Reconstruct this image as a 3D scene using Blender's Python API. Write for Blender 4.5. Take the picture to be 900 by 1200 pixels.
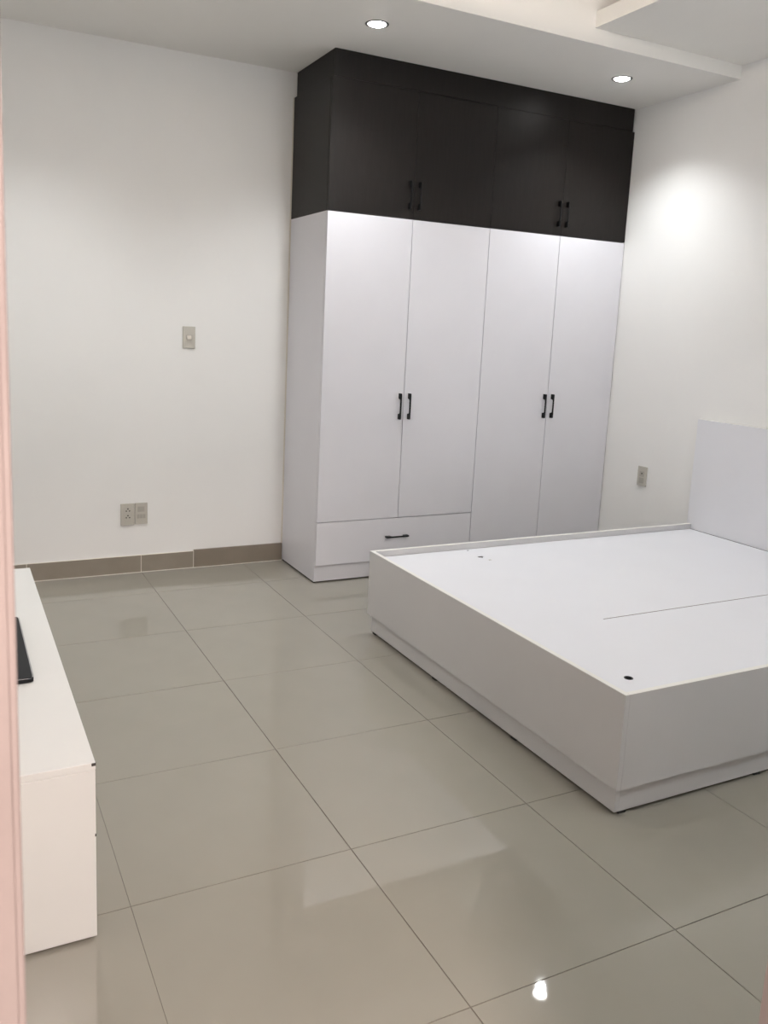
import bpy, bmesh, math, random
from mathutils import Vector, Matrix
random.seed(7)
for o in list(bpy.data.objects): bpy.data.objects.remove(o)
SC = bpy.context.scene
COL = SC.collection

# ------------------------------------------------------------------ camera
cam_d = bpy.data.cameras.new('camera'); cam = bpy.data.objects.new('camera', cam_d); COL.objects.link(cam)
cam_d.sensor_fit = 'VERTICAL'; cam_d.sensor_height = 36.0; cam_d.sensor_width = 27.0
cam_d.lens = 984.84 * 36.0 / 1200.0
cam_d.shift_x = (450 - 428.2) / 1200.0
cam_d.shift_y = -(600 - 551.8) / 1200.0
Rm = Matrix(((0.8954332, 0.0358242, -0.4437522), (-0.4430307, 0.1698883, -0.8802623), (0.0438536, 0.9848120, 0.1679948)))
cam.matrix_world = Matrix.Translation((-0.9621, -4.6874, 1.4277)) @ Rm.to_4x4()
cam_d.clip_start = 0.02
cam_d.dof.use_dof = True; cam_d.dof.focus_distance = 3.6; cam_d.dof.aperture_fstop = 14.0
SC.camera = cam

# ------------------------------------------------------------------ world, exposure
W = bpy.data.worlds.new('world'); SC.world = W; W.use_nodes = True
W.node_tree.nodes['Background'].inputs[0].default_value = (0.75, 0.8, 0.9, 1)
W.node_tree.nodes['Background'].inputs[1].default_value = 0.2
SC.view_settings.view_transform = 'Standard'; SC.view_settings.look = 'None'
SC.view_settings.gamma = 1.0; SC.view_settings.use_curve_mapping = False
SC.view_settings.exposure = 0.22

# light powers (watts)
P_SPOT = 47.0      # ceiling downlights
P_TRAY = 135.0     # emission of the unseen strips added in the tray coves
P_HALL = 80.0      # hall panel lamp
P_WALL = 105.0      # emission of the added fill tube beside the door, out of view
C_SPOT = (0.95, 0.98, 1.0)
C_TRAY = (1.0, 0.86, 0.76)
C_HALL = (1.0, 0.85, 0.80)

# room dimensions (metres); back wall y = 0, camera looks towards +y
XL, XR, YF, YH = -1.20, 2.884, -4.12, -4.24     # YF room face, YH hall face of the front wall
DX0, DX1, DZ = -0.935, -0.114, 2.15             # door opening
H1, H2, H3, YB, XT = 2.814, 2.884, 3.10, -1.284, 1.8745
HY0, HX0, HX1, HZ = -6.4, -1.9, 1.3, 2.7        # hall behind the camera

# ------------------------------------------------------------------ materials
def mat(name, col, rough=0.5, noise=0.0, nscale=3.0, bump=0.0, bscale=200.0, spec=0.5, stretch=None, coat=0.0, col2=None, metallic=0.0, bdist=0.001):
    m = bpy.data.materials.new(name); m.use_nodes = True
    nt = m.node_tree; N = nt.nodes; L = nt.links; b = N['Principled BSDF']
    b.inputs['Base Color'].default_value = (*col, 1); b.inputs['Roughness'].default_value = rough
    b.inputs['Specular IOR Level'].default_value = spec; b.inputs['Metallic'].default_value = metallic
    if coat: b.inputs['Coat Weight'].default_value = coat; b.inputs['Coat Roughness'].default_value = 0.05
    tc = N.new('ShaderNodeTexCoord'); mp = N.new('ShaderNodeMapping'); L.new(tc.outputs['Object'], mp.inputs[0])
    if stretch: mp.inputs['Scale'].default_value = stretch
    if noise or col2:
        n = N.new('ShaderNodeTexNoise'); n.inputs['Scale'].default_value = nscale; n.inputs['Detail'].default_value = 5
        L.new(mp.outputs[0], n.inputs['Vector'])
        r = N.new('ShaderNodeMix'); r.data_type = 'RGBA'
        c2 = col2 or tuple(max(0, c * (1 - noise)) for c in col)
        c1 = col if col2 else tuple(min(1, c * (1 + noise)) for c in col)
        r.inputs[6].default_value = (*c1, 1); r.inputs[7].default_value = (*c2, 1)
        cr = N.new('ShaderNodeMapRange'); cr.inputs[1].default_value = 0.35; cr.inputs[2].default_value = 0.65
        L.new(n.outputs['Fac'], cr.inputs[0]); L.new(cr.outputs[0], r.inputs[0]); L.new(r.outputs[2], b.inputs['Base Color'])
    if bump:
        n2 = N.new('ShaderNodeTexNoise'); n2.inputs['Scale'].default_value = bscale; n2.inputs['Detail'].default_value = 3
        L.new(mp.outputs[0], n2.inputs['Vector'])
        bp = N.new('ShaderNodeBump'); bp.inputs['Strength'].default_value = bump; bp.inputs['Distance'].default_value = bdist
        L.new(n2.outputs['Fac'], bp.inputs['Height']); L.new(bp.outputs[0], b.inputs['Normal'])
    return m

def emit(name, col, s):
    m = bpy.data.materials.new(name); m.use_nodes = True
    b = m.node_tree.nodes['Principled BSDF']; b.inputs['Base Color'].default_value = (1, 1, 1, 1)
    b.inputs['Emission Color'].default_value = (*col, 1); b.inputs['Emission Strength'].default_value = s
    return m

M = {
 'wall': mat('wall_paint', (0.84, 0.83, 0.81), 0.6, noise=0.012, nscale=2.0, bump=0.12, bscale=45, spec=0.3),
 'ceil': mat('ceiling_paint', (0.85, 0.835, 0.80), 0.8, noise=0.01, nscale=2.0, spec=0.2),
 'pink': mat('pink_paint', (0.28, 0.232, 0.220), 0.6, noise=0.05, nscale=9.0, bump=0.25, bscale=30, spec=0.4),
 'tile': mat('glazed_floor_tile', (0.30, 0.281, 0.238), 0.028, noise=0.012, nscale=7.0, spec=0.5),
 'grout': mat('grout', (0.10, 0.078, 0.058), 0.9, noise=0.4, nscale=6),
 'skirt': mat('skirting_tile', (0.27, 0.235, 0.19), 0.35, noise=0.04, nscale=8),
 'skirt2': mat('skirting_tile_dark', (0.225, 0.19, 0.15), 0.35, noise=0.04, nscale=8),
 'joint': mat('white_joint', (0.72, 0.68, 0.60), 0.8),
 'white': mat('white_melamine', (0.72, 0.71, 0.745), 0.38, noise=0.01, nscale=4, bump=0.05, bscale=400, spec=0.45),
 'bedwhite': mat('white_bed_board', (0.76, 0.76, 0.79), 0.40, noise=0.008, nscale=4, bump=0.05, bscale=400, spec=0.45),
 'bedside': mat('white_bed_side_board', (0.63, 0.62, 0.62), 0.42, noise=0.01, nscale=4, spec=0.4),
 'edge': mat('cream_edge_band', (0.80, 0.785, 0.74), 0.45),
 'console': mat('white_gloss_board', (0.78, 0.78, 0.755), 0.22, noise=0.01, nscale=5, spec=0.5),
 'wenge': mat('dark_wenge', (0.0075, 0.0058, 0.0050), 0.40, col2=(0.0100, 0.0080, 0.0070), nscale=9, stretch=(9, 9, 0.7), bump=0.08, bscale=60, spec=0.22),
 'black': mat('black_metal', (0.003, 0.003, 0.0035), 0.35, spec=0.25),
 'gap': mat('dark_gap', (0.03, 0.028, 0.026), 0.9),
 'chip': mat('seam_brown', (0.10, 0.07, 0.05), 0.9),
 'plate': mat('warm_grey_plastic', (0.50, 0.475, 0.42), 0.4),
 'plate2': mat('shaded_grey_module', (0.40, 0.375, 0.33), 0.4),  # module grey, darkened to stand in for shade on the relief
 'rocker': mat('cream_rocker', (0.62, 0.57, 0.50), 0.35),
 'hole': mat('dark_hole', (0.045, 0.038, 0.033), 0.7),
 'rim': mat('brushed_steel', (0.32, 0.31, 0.30), 0.35, metallic=0.9),
 'chrome': mat('polished_edge', (0.75, 0.75, 0.78), 0.15, metallic=1.0),
 'slab': mat('black_glass', (0.010, 0.011, 0.013), 0.45, spec=0.2),
 'lens': emit('lit_lens', (1.0, 0.98, 0.96), 50.0),
 'tube': emit('lit_fill_strip', C_TRAY, P_TRAY),
 'filltube': emit('lit_fill_tube', (0.93, 0.965, 1.0), P_WALL),
 'halltube': emit('lit_hall_panel', C_HALL, 7.0),
}

# ------------------------------------------------------------------ builders
def box_bm(bm, lo, hi):
    vs = [bm.verts.new((x, y, z)) for x in (lo[0], hi[0]) for y in (lo[1], hi[1]) for z in (lo[2], hi[2])]
    for f in ((0, 1, 3, 2), (4, 6, 7, 5), (0, 4, 5, 1), (2, 3, 7, 6), (0, 2, 6, 4), (1, 5, 7, 3)):
        bm.faces.new([vs[i] for i in f])
    return vs

def obj(name, bm, m, parent=None, bevel=0.0, seg=2, smooth=False):
    bmesh.ops.recalc_face_normals(bm, faces=bm.faces)
    if bevel:
        bmesh.ops.bevel(bm, geom=list(bm.edges), offset=bevel, segments=seg, profile=0.5, affect='EDGES', clamp_overlap=True)
    me = bpy.data.meshes.new(name); bm.to_mesh(me); bm.free()
    me.materials.append(M[m] if isinstance(m, str) else m)
    if smooth:
        for p in me.polygons: p.use_smooth = True
    o = bpy.data.objects.new(name, me); COL.objects.link(o)
    if parent:
        o.parent = parent
        pl = Vector((0, 0, 0)); q = parent
        while q: pl += q.location; q = q.parent
        me.transform(Matrix.Translation(-pl))
    return o

def box(name, lo, hi, m, parent=None, bevel=0.0, seg=1, origin=None):
    bm = bmesh.new(); box_bm(bm, [min(a, b) for a, b in zip(lo, hi)], [max(a, b) for a, b in zip(lo, hi)])
    return obj(name, bm, m, parent, bevel, seg)

def boxes(name, lst, m, parent=None, bevel=0.0):
    bm = bmesh.new()
    for lo, hi in lst: box_bm(bm, lo, hi)
    return obj(name, bm, m, parent, bevel, 1)

def feet(name, lst, m, parent):
    for lo, hi in lst: box(name, lo, hi, m, parent)

def disc_bm(bm, c, r, depth, axis='z', n=24, r2=None):
    r2 = r if r2 is None else r2
    g = bmesh.ops.create_cone(bm, cap_ends=True, segments=n, radius1=r, radius2=r2, depth=depth)['verts']
    rot = {'z': Matrix(), 'y': Matrix.Rotation(math.pi / 2, 4, 'X'), 'x': Matrix.Rotation(math.pi / 2, 4, 'Y')}[axis]
    bmesh.ops.transform(bm, matrix=Matrix.Translation(c) @ rot, verts=g)

def lathe(name, prof, c, m, parent=None, n=32):
    bm = bmesh.new(); rings = []
    for r, z in prof:
        rings.append([bm.verts.new((c[0] + r * math.cos(2 * math.pi * i / n), c[1] + r * math.sin(2 * math.pi * i / n), c[2] + z)) for i in range(n)] if r > 1e-6 else [bm.verts.new((c[0], c[1], c[2] + z))])
    for a, b in zip(rings, rings[1:]):
        for i in range(n):
            j = (i + 1) % n
            if len(a) == 1: bm.faces.new((a[0], b[i], b[j]))
            elif len(b) == 1: bm.faces.new((a[i], a[j], b[0]))
            else: bm.faces.new((a[i], a[j], b[j], b[i]))
    return obj(name, bm, m, parent, smooth=True)

def root(name, loc, label=None, cat=None, group=None, kind=None):
    o = bpy.data.objects.new(name, None); o.empty_display_size = 0.1; COL.objects.link(o); o.location = loc
    tag(o, label, cat, group, kind); return o

def tag(o, label=None, cat=None, group=None, kind=None):
    if label: o['label'] = label
    if cat: o['category'] = cat
    if group: o['group'] = group
    if kind: o['kind'] = kind
    return o

# ------------------------------------------------------------------ floor
def struct(o, label, cat): return tag(o, label, cat, kind='structure')
floor = box('floor', (XL - 0.1, YF - 0.2, -0.08), (XR + 0.1, 0.1, -0.0022), 'grout')
struct(floor, 'beige grey glazed tile floor with thin dark grout lines', 'floor')
G = 0.0011; tcache = {}
xs = [XL] + [i * 0.6 for i in range(-1, 5)] + [XR]
ys = [0.0] + [-0.3944 - 0.6 * j for j in range(0, 7)] + [YH]
ys = [y for y in ys if y > YH + 0.01] + [YH]
for i in range(len(xs) - 1):
    for j in range(len(ys) - 1):
        x0, x1, y1, y0 = xs[i] + G, xs[i + 1] - G, ys[j] - G, ys[j + 1] + G
        if j == 0: y1 += G
        if abs(xs[i + 1] + 0.6) < 1e-6: x1 += G * 0.7
        if abs(xs[i] + 0.6) < 1e-6: x0 -= G * 0.7
        key = (round(x1 - x0, 3), round(y1 - y0, 3))
        cx, cy = (x0 + x1) / 2, (y0 + y1) / 2
        if key not in tcache:
            hw, hh = (x1 - x0) / 2, (y1 - y0) / 2
            bm = bmesh.new(); box_bm(bm, (-hw, -hh, -0.009), (hw, hh, 0))
            bmesh.ops.recalc_face_normals(bm, faces=bm.faces)
            bmesh.ops.bevel(bm, geom=[e for e in bm.edges if all(v.co.z > -0.001 for v in e.verts)], offset=0.0006, segments=1, affect='EDGES')
            me = bpy.data.meshes.new('tile'); bm.to_mesh(me); bm.free(); me.materials.append(M['tile']); tcache[key] = me
        t = bpy.data.objects.new('tile', tcache[key]); COL.objects.link(t); t.parent = floor
        t.location = (cx, cy, random.uniform(-0.0002, 0.0001))
        t.rotation_euler = (random.uniform(-1, 1) * 0.0006, random.uniform(-1, 1) * 0.0006, 0)

# ------------------------------------------------------------------ walls
wb = box('wall_back', (XL - 0.1, 0, 0), (XR + 0.1, 0.1, H3), 'wall'); struct(wb, 'off-white painted wall behind the wardrobe with a switch and socket plates', 'wall')
wr = box('wall_right', (XR, YF, 0), (XR + 0.1, 0, H3), 'wall'); struct(wr, 'off-white painted wall behind the bed headboard', 'wall')
wl = box('wall_left', (XL - 0.1, YF, 0), (XL, 0, H3), 'wall'); struct(wl, 'off-white painted wall behind the low white console', 'wall')
wf = boxes('wall_front', [((HX0, YH, 0), (DX0 - 0.03, YF, H3)), ((DX1 + 0.03, YH, 0), (XR + 0.1, YF, H3)), ((DX0 - 0.03, YH, DZ + 0.03), (DX1 + 0.03, YF, H3))], 'wall')
struct(wf, 'painted wall around the doorway the room is seen through', 'wall')

# door frame: pink painted jambs
df = root('door_1', (DX0, YF, 0), 'pink painted door frame at the edge of the doorway', 'door frame', kind='structure')
def jamb(s, x):
    # profile in plan: jamb board with a small stepped arris, extruded up
    a = [(0, YF), (0, YH - 0.0145), (0.0012, YH - 0.016), (0.0034, YH - 0.016), (0.0039, YH - 0.0154), (0.0045, YH - 0.016), (0.09, YH - 0.016), (0.09, YH - 0.001), (0.029, YH - 0.001), (0.029, YF)]
    bm = bmesh.new(); lo = [bm.verts.new((x - s * u, v, 0)) for u, v in a]; hi = [bm.verts.new((x - s * u, v, DZ)) for u, v in a]
    n = len(a); bm.faces.new(lo); bm.faces.new(hi)
    for i in range(n): bm.faces.new((lo[i], lo[(i + 1) % n], hi[(i + 1) % n], hi[i]))
    return obj('jamb', bm, 'pink', df)
jamb(1, DX0); jamb(-1, DX1)
boxes('head_board', [((DX0 - 0.03, YH - 0.001, DZ), (DX1 + 0.03, YF, DZ + 0.03)), ((DX0 - 0.09, YH - 0.016, DZ), (DX1 + 0.09, YH - 0.001, DZ + 0.08))], 'pink', df)
# ------------------------------------------------------------------ ceiling
cl = box('ceiling', (XL - 0.1, YF - 0.12, H3), (XR + 0.1, 0.1, H3 + 0.08), 'ceil'); struct(cl, 'off-white ceiling with a raised tray in the middle', 'ceiling')
box('bulkhead', (XL, YB, H1), (XR, 0, H3), 'ceil', cl)
box('soffit', (XT, YF, H2), (XR, YB, H2 + 0.073), 'ceil', cl)          # lip with cove gap above
box('cove_back', (XT + 0.75, YF, H2 + 0.073), (XR, YB, H3), 'ceil', cl)
box('cove_light_block', (XT + 0.01, YF, H2 + 0.17), (XT + 0.75, YB, H3), 'ceil', cl)  # block added inside the cove to keep its gap dark
box('soffit', (XL, YF, H2), (XL + 0.75, YB, H2 + 0.073), 'ceil', cl)
box('cove_back', (XL, YF, H2 + 0.073), (XL + 0.47, YB, H3), 'ceil', cl)
box('soffit', (XL + 0.75, YF, H2), (XT, YF + 0.8, H2 + 0.073), 'ceil', cl)

# skirting tiles
sk = root('baseboard_back', (XL, 0, 0), 'grey brown skirting tiles along the foot of the back wall', 'skirting', kind='structure')
for x0, x1, h, d, mt in ((XL, -0.609, 0.099, 0.009, 'skirt'), (-0.607, -0.004, 0.099, 0.009, 'skirt'), (-0.002, 0.298, 0.0995, 0.009, 'skirt'), (0.300, 0.846, 0.108, 0.013, 'skirt2')):
    box('skirting_tile', (x0, -d, 0.003), (x1, -0.0005, h), mt, sk, 0.0008)
boxes('white_joint', [((XL, -0.0125, 0), (0.3, 0, 0.0032))] + [((x - 0.0018, -0.0094, 0.003), (x + 0.0018, 0, 0.099)) for x in (-0.608, -0.003, 0.2985)] + [((XL, -0.0095, 0.099), (0.299, 0, 0.1005)), ((0.299, -0.0145, 0), (0.846, 0, 0.0032))], 'joint', sk)
sr = root('baseboard_right', (XR, 0, 0), 'grey brown skirting tiles along the foot of the headboard wall', 'skirting', kind='structure')
y = -0.56
while y > YF + 0.1:
    y2 = max(y - 0.6, YF); box('skirting_tile', (XR - 0.009, y - 0.001, 0.003), (XR - 0.0005, y2 + 0.001, 0.099), 'skirt', sr, 0.0008); y = y2
s3 = root('baseboard_left', (XL, 0, 0), 'grey brown skirting tiles along the foot of the left wall', 'skirting', kind='structure')
y = -0.012
while y > YF + 0.1:
    y2 = max(y - 0.6, YF); box('skirting_tile', (XL + 0.0005, y - 0.001, 0.003), (XL + 0.009, y2 + 0.001, 0.099), 'skirt', s3, 0.0008); y = y2

# ------------------------------------------------------------------ handles
def handle(parent, x, y, z, vertical=True, L=0.147, name='handle'):
    """bow pull: two end blocks joined by a slim bar standing off the front (towards -y)"""
    bm = bmesh.new(); w = 0.0088; d = 0.027; bl = 0.036; bt = 0.0065
    prof = [(-L / 2, 0), (-L / 2, -d * 0.9), (-L / 2 + 0.004, -d), (L / 2 - 0.004, -d), (L / 2, -d * 0.9), (L / 2, 0),
            (L / 2 - bl + 0.006, 0), (L / 2 - bl + 0.002, -d + bt + 0.004), (L / 2 - bl - 0.003, -d + bt), (-L / 2 + bl + 0.003, -d + bt), (-L / 2 + bl - 0.002, -d + bt + 0.004), (-L / 2 + bl - 0.006, 0)]
    def P(t, yy, s): return (x + s, y + yy, z + t) if vertical else (x + t, y + yy, z + s)
    a = [bm.verts.new(P(t, yy, -w / 2)) for t, yy in prof]; b = [bm.verts.new(P(t, yy, w / 2)) for t, yy in prof]
    n = len(prof); bm.faces.new(a); bm.faces.new(b)
    for i in range(n): bm.faces.new((a[i], a[(i + 1) % n], b[(i + 1) % n], b[i]))
    return obj(name, bm, 'black', parent, 0.0009, 1)

# ------------------------------------------------------------------ wardrobes
WX, FY, WH, DT = 0.849, -0.529, 2.020, 0.018
UW = 1.0155; gp = 0.0016
CY = FY + DT + 0.001        # front of carcass
def carcass(r, x0, x1, z0, z1, m, back=-0.006):
    box('side_panel', (x0, CY, z0), (x0 + 0.018, back, z1), m, r, 0.0005)
    box('side_panel', (x1 - 0.018, CY, z0), (x1, back, z1), m, r, 0.0005)
    box('top_panel', (x0 + 0.018, CY, z1 - 0.018), (x1 - 0.018, back, z1), m, r)
    box('bottom_panel', (x0 + 0.018, CY, z0 + (0.10 if z0 < 0.1 else 0)), (x1 - 0.018, back, z0 + (0.118 if z0 < 0.1 else 0.018)), m, r)
    box('back_panel', (x0 + 0.018, back - 0.005, z0 + 0.1), (x1 - 0.018, back, z1 - 0.018), m, r)
def doors(r, x0, z0, z1, m, hz):
    gp = 0.0008 if m == 'wenge' else 0.0016
    for k in range(2):
        a = x0 + k * UW / 2
        xa, xb = a + gp, a + UW / 2 - gp
        if k == 0 and x0 < 1: xa = a + 0.0005
        d = box('door', (xa, FY, z0), (xb, FY + DT, z1), m, r, 0.0004 if m == 'wenge' else 0.0008)
        hx = a + UW / 2 - 0.030 if k == 0 else a + 0.030
        handle(d, hx, FY, hz)

x1, x2, x3 = WX, WX + UW, WX + 2 * UW
r = root('wardrobe', ((x1 + x2) / 2, -0.27, 0), 'left of the two tall white wardrobes, with a wide drawer below its doors', 'wardrobe')
carcass(r, x1, x2 - 0.0008, 0.008, WH, 'white')
box('plinth', (x1 + 0.0185, CY + 0.001, 0.008), (x2 - 0.019, CY + 0.018, 0.104), 'white', r)
doors(r, x1, 0.353, WH - 0.002, 'white', 0.998)
dr = box('drawer_front', (x1 + 0.0005, FY, 0.104), (x2 - gp, FY + DT, 0.349), 'white', r, 0.0008)
handle(dr, (x1 + x2) / 2 - 0.004, FY, 0.243, False)
box('sealant_bead', (x1 - 0.006, -0.006, 0.11), (x1 + 0.002, -0.0004, WH), 'joint', r)
feet('foot', [((x1 + 0.001, CY + 0.01, 0), (x1 + 0.012, -0.02, 0.008)), ((x2 - 0.03, CY + 0.03, 0), (x2 - 0.02, -0.02, 0.008))], 'gap', r)
r = root('wardrobe', ((x2 + x3) / 2, -0.27, 0), 'right of the two tall white wardrobes, full-height doors beside the socket wall', 'wardrobe')
carcass(r, x2 + 0.0008, x3, 0.008, WH, 'white')
box('plinth', (x2 + 0.019, CY + 0.001, 0.008), (x3 - 0.0185, CY + 0.018, 0.104), 'white', r)
doors(r, x2, 0.104, WH - 0.002, 'white', 0.998)
feet('foot', [((x2 + 0.02, CY + 0.03, 0), (x2 + 0.03, -0.02, 0.008)), ((x3 - 0.012, CY + 0.01, 0), (x3 - 0.001, -0.02, 0.008))], 'gap', r)

BT = 2.680
for k, lab in enumerate(('left of the two dark brown overhead cabinets, above the wardrobe with the drawer', 'right of the two dark brown overhead cabinets, above the wardrobe next to the right wall')):
    a = WX + k * UW
    r = root('overhead_cabinet', (a + UW / 2, -0.27, WH + 0.001), lab, 'cabinet')
    a0, a1 = a + 0.0008 * k, a + UW - 0.0008 * (1 - k)
    carcass(r, a0, a1, WH + 0.001, BT, 'wenge')
    doors(r, a, WH + 0.002, BT - 0.001, 'wenge', 2.144)
    if k == 0: box('sealant_bead', (a - 0.006, -0.006, WH + 0.001), (a + 0.002, -0.0004, BT), 'joint', r)
fp = root('filler_panel', (WX + UW, FY, BT + 0.001), 'dark brown filler strip closing the gap between overhead cabinets and ceiling', 'panel')
box('front_board', (WX + 0.012, FY + 0.004, BT + 0.001), (x3 - 0.012, FY + 0.020, H1 - 0.001), 'wenge', fp, 0.0005)
box('side_board', (WX + 0.012, FY + 0.0205, BT + 0.001), (WX + 0.028, -0.012, H1 - 0.001), 'wenge', fp, 0.0005)

# ------------------------------------------------------------------ bed
BX, BY1, BY0, BH = 0.791, -1.295, -2.9695, 0.399
HX = XR - 0.032; PR = 0.016; DD = 0.030; T = 0.018
bed = root('bed', ((BX + XR) / 2, (BY0 + BY1) / 2, 0), 'low white platform bed with a plain headboard and no mattress', 'bed')
def rail(name, lo, hi, top=True):
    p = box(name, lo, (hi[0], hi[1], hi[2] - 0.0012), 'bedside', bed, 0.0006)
    e = box('edge_band', (lo[0] + 0.0004, lo[1] + 0.0004, hi[2] - 0.0012), (hi[0] - 0.0004, hi[1] - 0.0004, hi[2]), 'edge', p)
    e['label'] = 'cream edge band'
    return p
PT = 0.105
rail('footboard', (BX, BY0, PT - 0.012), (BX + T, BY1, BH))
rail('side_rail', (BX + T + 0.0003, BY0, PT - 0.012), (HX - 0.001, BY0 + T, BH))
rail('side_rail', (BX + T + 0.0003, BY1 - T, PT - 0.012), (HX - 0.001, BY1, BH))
x0, x1b, y0, y1 = BX + PR, HX - 0.05, BY0 + PR, BY1 - PR
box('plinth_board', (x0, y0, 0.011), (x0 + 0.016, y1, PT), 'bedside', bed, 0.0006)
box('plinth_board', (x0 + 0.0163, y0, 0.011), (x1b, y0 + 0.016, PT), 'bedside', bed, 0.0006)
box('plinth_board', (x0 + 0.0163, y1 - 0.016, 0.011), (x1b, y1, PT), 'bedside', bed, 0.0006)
pads = [((x0 + 0.002 + a, y0 + 0.002 + b, 0), (x0 + 0.03 + a, y0 + 0.03 + b, 0.011)) for a, b in ((0.02, 0.001), (0.62, 0.001), (1.3, 0.001), (0.001, 0.5), (0.001, 1.05), (0.001, 1.6), (1.3, 1.6))]
feet('foot_pad', pads, 'gap', bed)
zt = BH - DD; sy = -2.358
def deck(ya, yb, hole=None):
    bm = bmesh.new(); xa, xb = BX + T + 0.001, HX - 0.003
    n = 28
    def ring(z):
        return [bm.verts.new((hole[0] + hole[2] * math.cos(2 * math.pi * i / n), hole[1] + hole[2] * math.sin(2 * math.pi * i / n), z)) for i in range(n)]
    def outer(z):
        # n points around the rectangle, matching angles
        out = []
        for i in range(n):
            an = 2 * math.pi * i / n; dx, dy = math.cos(an), math.sin(an)
            t = min(((xb - hole[0]) / dx if dx > 1e-9 else (xa - hole[0]) / dx if dx < -1e-9 else 1e9), ((yb - hole[1]) / dy if dy > 1e-9 else (ya - hole[1]) / dy if dy < -1e-9 else 1e9))
            out.append(bm.verts.new((hole[0] + dx * t, hole[1] + dy * t, z)))
        return out
    def corners(z, o):
        for cx_, cy_ in ((xa, ya), (xb, ya), (xa, yb), (xb, yb)):
            an = math.atan2(cy_ - hole[1], cx_ - hole[0]) % (2 * math.pi)
            i = int(an / (2 * math.pi) * n) % n
            v = bm.verts.new((cx_, cy_, z)); bm.faces.new((o[i], v, o[(i + 1) % n]))
    for z in (zt, zt - 0.016):
        o = outer(z); rr = ring(z)
        for i in range(n): bm.faces.new((o[i], o[(i + 1) % n], rr[(i + 1) % n], rr[i]))
        corners(z, o)
        if z == zt: top = rr
        else:
            for i in range(n): bm.faces.new((top[i], top[(i + 1) % n], rr[(i + 1) % n], rr[i]))
    bm2 = bm
    bmesh.ops.remove_doubles(bm2, verts=bm2.verts, dist=1e-6)
    me = bpy.data.meshes.new('deck_board'); 
    bmesh.ops.recalc_face_normals(bm2, faces=bm2.faces)
    for f in bm2.faces:
        if abs(f.normal.z) > 0.9:
            up = f.calc_center_median().z > zt - 0.005
            if (f.normal.z > 0) != up: f.normal_flip()
    bm2.to_mesh(me); bm2.free(); me.materials.append(M['bedwhite'])
    o = bpy.data.objects.new('deck_board', me); COL.objects.link(o); o.parent = bed
    me.transform(Matrix.Translation(-bed.location)); return o
deck(BY0 + T + 0.001, sy - 0.0002, (0.945, -2.822, 0.0135))
deck(sy + 0.0002, BY1 - T - 0.001, (1.306, -1.465, 0.007))
box('seam_strip', (1.26, sy - 0.0010, zt - 0.016), (HX - 0.003, sy + 0.0026, zt + 0.0004), 'chip', bed)  # dark brown strip over the joint, drawing the deck seam line
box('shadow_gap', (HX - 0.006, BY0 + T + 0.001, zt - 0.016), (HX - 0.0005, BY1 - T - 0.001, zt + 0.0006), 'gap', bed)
def ringpart(x, y_, r0, r1):
    return lathe('finger_hole_ring', [(r0, -0.012), (r0, 0.0002), (r1, 0.0012), (r1, 0.0)], (x, y_, zt), 'black', bed, 24)
ringpart(0.945, -2.822, 0.0105, 0.0145)
feet('slat', [((BX + 0.02, a, zt - 0.040), (HX - 0.02, a + 0.07, zt - 0.0165)) for a in (-2.86, -2.39, -1.9, -1.5)], 'gap', bed)
# white chips and a dark slot beside the far hole
feet('screw_mark', [((1.292, -1.462, zt), (1.318, -1.450, zt + 0.001)), ((1.305, -1.340, zt), (1.315, -1.335, zt + 0.001))], 'hole', bed)
box('chip', (1.312, -1.520, zt), (1.324, -1.512, zt + 0.0012), 'plate', bed)
hb = box('headboard', (HX, -3.02, 0.08), (XR - 0.004, -1.279, 0.999), 'bedwhite', bed, 0.001)
box('edge_band', (HX + 0.0005, -3.018, 0.999), (XR - 0.0045, -1.281, 1.0), 'edge', hb)['label'] = 'cream edge band'

# ------------------------------------------------------------------ console
KX, KN, KF, KH = -0.6915, -2.875, -1.2676, 0.4423; KL = -1.10
con = root('tv_console', ((KX + KL) / 2, (KN + KF) / 2, 0), 'low glossy white television console at the left edge of the room', 'console')
box('top_board', (KL, KN, KH - 0.018), (KX, KF, KH), 'console', con, 0.0012, 2)
box('end_panel', (KL, KN, 0.008), (KX - 0.0005, KN + 0.018, KH - 0.0185), 'console', con, 0.0015, 2)
box('end_panel', (KL, KF - 0.018, 0.008), (KX - 0.0005, KF, KH - 0.0185), 'console', con, 0.0015, 2)
box('bottom_board', (KL, KN + 0.0185, 0.06), (KX - 0.02, KF - 0.0185, 0.078), 'console', con)
box('back_panel', (KL, KN + 0.0185, 0.078), (KL + 0.006, KF - 0.0185, KH - 0.0185), 'console', con)
w = (KF - KN - 0.037) / 3
for i in range(3):
    for z0, z1 in ((0.062, 0.2635), (0.2665, KH - 0.021)):
        box('drawer_front', (KX - 0.018, KN + 0.0185 + i * w + 0.0015, z0), (KX - 0.0008, KN + 0.0185 + (i + 1) * w - 0.0015, z1), 'console', con, 0.0008)
box('plinth_board', (KX - 0.05, KN + 0.03, 0.0), (KX - 0.034, KF - 0.03, 0.06), 'gap', con)
feet('foot', [((KL + 0.02, KN + 0.012, 0), (KL + 0.05, KN + 0.042, 0.008)), ((KX - 0.055, KN + 0.012, 0), (KX - 0.025, KN + 0.03, 0.008)), ((KL + 0.02, KF - 0.04, 0), (KL + 0.05, KF - 0.012, 0.008))], 'gap', con)
feet('chipped_corner', [((KX - 0.009, KN - 0.0006, KH - 0.0075), (KX + 0.0006, KN + 0.004, KH - 0.0005)), ((KX - 0.003, KN - 0.0006, 0.262), (KX + 0.0003, KN + 0.003, 0.268))], 'hole', con)

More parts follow.
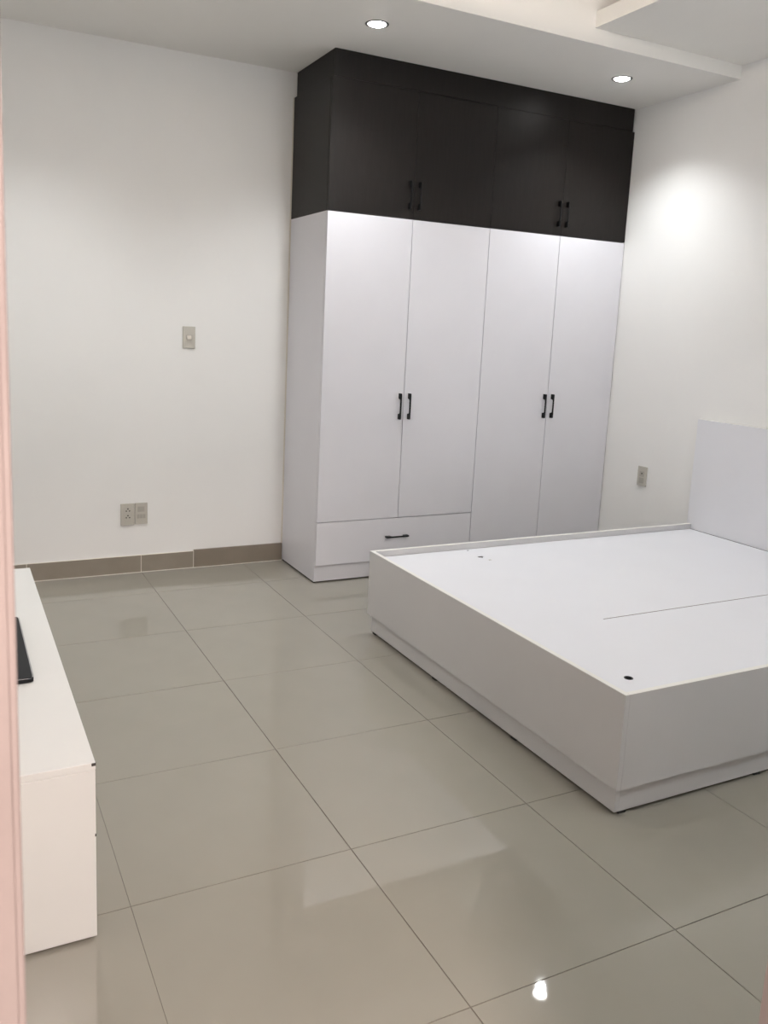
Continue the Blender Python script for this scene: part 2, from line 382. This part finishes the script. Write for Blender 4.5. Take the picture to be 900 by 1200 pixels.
# black slab on the console
bm = bmesh.new()
sx1, sx0, sy0, sy1, rr = -0.776, -1.03, -2.385, -1.868, 0.014
pts = []
for cx_, cy_, a0 in ((sx1 - rr, sy0 + rr, -90), (sx1 - rr, sy1 - rr, 0), (sx0 + rr, sy1 - rr, 90), (sx0 + rr, sy0 + rr, 180)):
    for k in range(6):
        an = math.radians(a0 + 18 * k); pts.append((cx_ + rr * math.cos(an), cy_ + rr * math.sin(an)))
def slabpart(name, grow, z0, z1, m, parent):
    cxm, cym = (sx0 + sx1) / 2, (sy0 + sy1) / 2
    b = bmesh.new()
    q = [(cxm + (px - cxm) * (1 - grow / 0.127), cym + (py - cym) * (1 - grow / 0.258)) for px, py in pts]
    lo = [b.verts.new((px, py, z0)) for px, py in q]; hi = [b.verts.new((px, py, z1)) for px, py in q]
    b.faces.new(lo); b.faces.new(hi); n = len(q)
    for i in range(n): b.faces.new((lo[i], lo[(i + 1) % n], hi[(i + 1) % n], hi[i]))
    return obj(name, b, m, parent)
bm.free()
st = root('television_base', ((sx0 + sx1) / 2, (sy0 + sy1) / 2, KH), 'flat black glossy slab with a thin shiny rim lying on the low white console', 'base plate')
slabpart('plate', 0.0, KH + 0.0005, KH + 0.0115, 'slab', st)
slabpart('rim', 0.0012, KH + 0.0115, KH + 0.0125, 'chrome', st)
slabpart('glass_top', 0.003, KH + 0.0125, KH + 0.014, 'slab', st)

# ------------------------------------------------------------------ switches and sockets
def plate(name, x, z, label, cat, w=0.070, h=0.121, y=0.0, group=None):
    r = root(name, (x, y, z), label, cat, group)
    box('cover_plate', (x - w / 2, y - 0.0085, z - h / 2), (x + w / 2, y - 0.0003, z + h / 2), 'plate', r, 0.0022, 2)
    return r
r = plate('light_switch', 0.262, 1.330, 'grey light switch plate with one small rocker, high on the back wall', 'switch')
box('surround', (0.262 - 0.017, -0.0095, 1.330 - 0.013), (0.262 + 0.017, -0.0083, 1.330 + 0.013), 'plate2', r)  # darker colour stands in for the slight shadow of the rocker
bm = bmesh.new(); vs = box_bm(bm, (0.262 - 0.0125, -0.0095, 1.330 - 0.0105), (0.262 + 0.0125, -0.0085, 1.330 + 0.0105))
for v in vs:
    if v.co.y < -0.009: v.co.y = -0.0155 if v.co.z < 1.33 else -0.0100
obj('rocker', bm, 'rocker', r, 0.0005, 1)
r = plate('power_socket', -0.0765, 0.3405, 'grey double power socket with dark pin holes, left of two plates above the skirting', 'socket', w=0.0755, h=0.124)
hl = []
for dz in (0.026, -0.012):
    m_ = box('socket_module', (-0.0765 - 0.022, -0.0093, 0.3405 + dz - 0.015), (-0.0765 + 0.022, -0.0083, 0.3405 + dz + 0.017), 'plate', r, 0.0005)
    bm = bmesh.new()
    disc_bm(bm, (-0.0755, -0.0093, 0.3405 + dz + 0.006), 0.0042, 0.001, 'y', 12)
    disc_bm(bm, (-0.0755 - 0.0088, -0.0093, 0.3405 + dz - 0.006), 0.0038, 0.001, 'y', 12)
    disc_bm(bm, (-0.0755 + 0.0088, -0.0093, 0.3405 + dz - 0.006), 0.0038, 0.001, 'y', 12)
    obj('pin_hole', bm, 'hole', m_)
r = plate('outlet_plate', -0.002, 0.3425, 'grey wall plate with two pale modules, right of two plates above the skirting', 'outlet', w=0.070, h=0.122)
m1 = box('upper_module', (-0.022, -0.0093, 0.3425 + 0.010), (0.016, -0.0083, 0.3425 + 0.040), 'plate2', r, 0.0005)
bm = bmesh.new(); disc_bm(bm, (-0.003, -0.0094, 0.3425 + 0.026), 0.005, 0.0012, 'y', 12); obj('port', bm, 'plate2', m1)
for k in range(3):
    box('blank_module', (-0.026 + k * 0.0165, -0.0093, 0.3425 - 0.028), (-0.026 + k * 0.0165 + 0.0145, -0.0083, 0.3425 - 0.004), 'plate2', r, 0.0005)
# right wall
r = root('wall_outlet', (XR, -0.8725, 0.5965), 'grey outlet plate on the right wall between wardrobe and headboard', 'outlet')
box('cover_plate', (XR - 0.0085, -0.8725 - 0.037, 0.5965 - 0.0605), (XR - 0.0003, -0.8725 + 0.037, 0.5965 + 0.0605), 'plate', r, 0.0022, 2)
for dz in (0.013, -0.027):
    m_ = box('socket_module', (XR - 0.0095, -0.8725 - 0.020, 0.5965 + dz - 0.016), (XR - 0.0083, -0.8725 + 0.020, 0.5965 + dz + 0.018), 'plate2', r, 0.0006)
    bm = bmesh.new(); disc_bm(bm, (XR - 0.0096, -0.8725, 0.5965 + dz + 0.004), 0.005, 0.001, 'x', 12)
    if dz > 0: obj('pin_hole', bm, 'hole', m_)
    else: bm.free()

# ------------------------------------------------------------------ lamps
def downlight(x, y, z, label, group=None, watts=P_SPOT):
    r = root('ceiling_downlight', (x, y, z), label, 'downlight', group)
    lathe('trim_ring', [(0.043, 0.0), (0.043, -0.003), (0.050, -0.004), (0.056, -0.0015), (0.056, 0.0)], (x, y, z), 'rim', r)
    lathe('lens', [(0.0, -0.010), (0.015, -0.0096), (0.028, -0.008), (0.037, -0.005), (0.042, -0.001), (0.0, -0.001)], (x, y, z), 'lens', r)
    ld = bpy.data.lights.new('downlight_beam', 'SPOT'); ld.energy = watts; ld.color = C_SPOT
    ld.spot_size = math.radians(124); ld.spot_blend = 1.0; ld.shadow_soft_size = 0.025
    lo = bpy.data.objects.new('downlight_beam', ld); COL.objects.link(lo); lo.parent = r; lo.location = (0, 0, -0.055)
    return r
downlight(0.887, -0.935, H1, 'glowing round downlight in the ceiling, left one, above the dark cabinet corner')
downlight(2.373, -0.942, H1, 'glowing round downlight in the ceiling, right one, near the right wall')
downlight(-0.600, -0.938, H1, 'round downlight in the ceiling above the back wall, out of the picture to the left')

# unseen led strips added in the coves to light the tray, and a ceiling panel in the hall behind the camera
for nm, lo, hi, lab in (('front', (XL + 0.9, YF + 0.50, H2 + 0.074), (XT - 0.1, YF + 0.53, H2 + 0.094), 'added unseen strip lighting the tray from the cove above the doorway wall'),
                        ('side', (XL + 0.50, YF + 0.9, H2 + 0.074), (XL + 0.53, YB - 0.1, H2 + 0.094), 'added unseen strip lighting the tray from the cove along the left wall')):
    t = root('cove_fill_strip', tuple((a + b) / 2 for a, b in zip(lo, hi)), lab, 'fill light')
    box('base_profile', lo, (hi[0], hi[1], lo[2] + 0.008), 'rim', t)
    box('diffuser', (lo[0], lo[1], lo[2] + 0.0085), hi, 'tube', t)
def area(name, parent, loc, size, watts, col, rot=(0, 0, 0)):
    ld = bpy.data.lights.new(name, 'AREA'); ld.shape = 'RECTANGLE'; ld.size, ld.size_y = size; ld.energy = watts; ld.color = col
    lo = bpy.data.objects.new(name, ld); COL.objects.link(lo); lo.parent = parent; lo.location = loc; lo.rotation_euler = rot
    return lo

t = root('fill_tube', (1.3, YF, 2.42), 'added tube lamp beside the doorway, unseen fill light behind the viewpoint', 'lamp')  # unseen tube added to brighten the bed sides and the ceiling
box('housing', (0.68, YF + 0.001, 2.40), (1.92, YF + 0.035, 2.44), 'ceil', t, 0.003)
bm = bmesh.new(); disc_bm(bm, (1.3, YF + 0.055, 2.42), 0.014, 1.16, 'x', 14); obj('tube', bm, 'filltube', t, smooth=True)
# ------------------------------------------------------------------ hall behind the camera
hf = box('floor_hall', (HX0, HY0, -0.08), (HX1, YF - 0.2, -0.001), 'tile'); struct(hf, 'tiled hall floor outside the doorway', 'floor')
for nm, lo, hi in (('wall_hall_left', (HX0 - 0.1, HY0, 0), (HX0, YH, HZ)), ('wall_hall_right', (HX1, HY0, 0), (HX1 + 0.1, YH, HZ)), ('wall_hall_back', (HX0 - 0.1, HY0 - 0.1, 0), (HX1 + 0.1, HY0, HZ))):
    o = box(nm, lo, hi, 'wall'); struct(o, 'painted hall wall outside the room', 'wall')
o = box('ceiling_hall', (HX0 - 0.1, HY0 - 0.1, HZ), (HX1 + 0.1, YH, HZ + 0.08), 'ceil'); struct(o, 'hall ceiling outside the room', 'ceiling')
hl_ = root('hall_ceiling_lamp', (-0.6, -5.55, HZ), 'square panel lamp on the hall ceiling behind the viewpoint', 'lamp')
box('housing', (-0.85, -5.80, HZ - 0.03), (-0.35, -5.30, HZ - 0.001), 'ceil', hl_, 0.002)
box('diffuser', (-0.83, -5.78, HZ - 0.033), (-0.37, -5.32, HZ - 0.0305), 'halltube', hl_)
area('panel_light', hl_, (0, 0, -0.04), (0.44, 0.44), P_HALL, C_HALL)
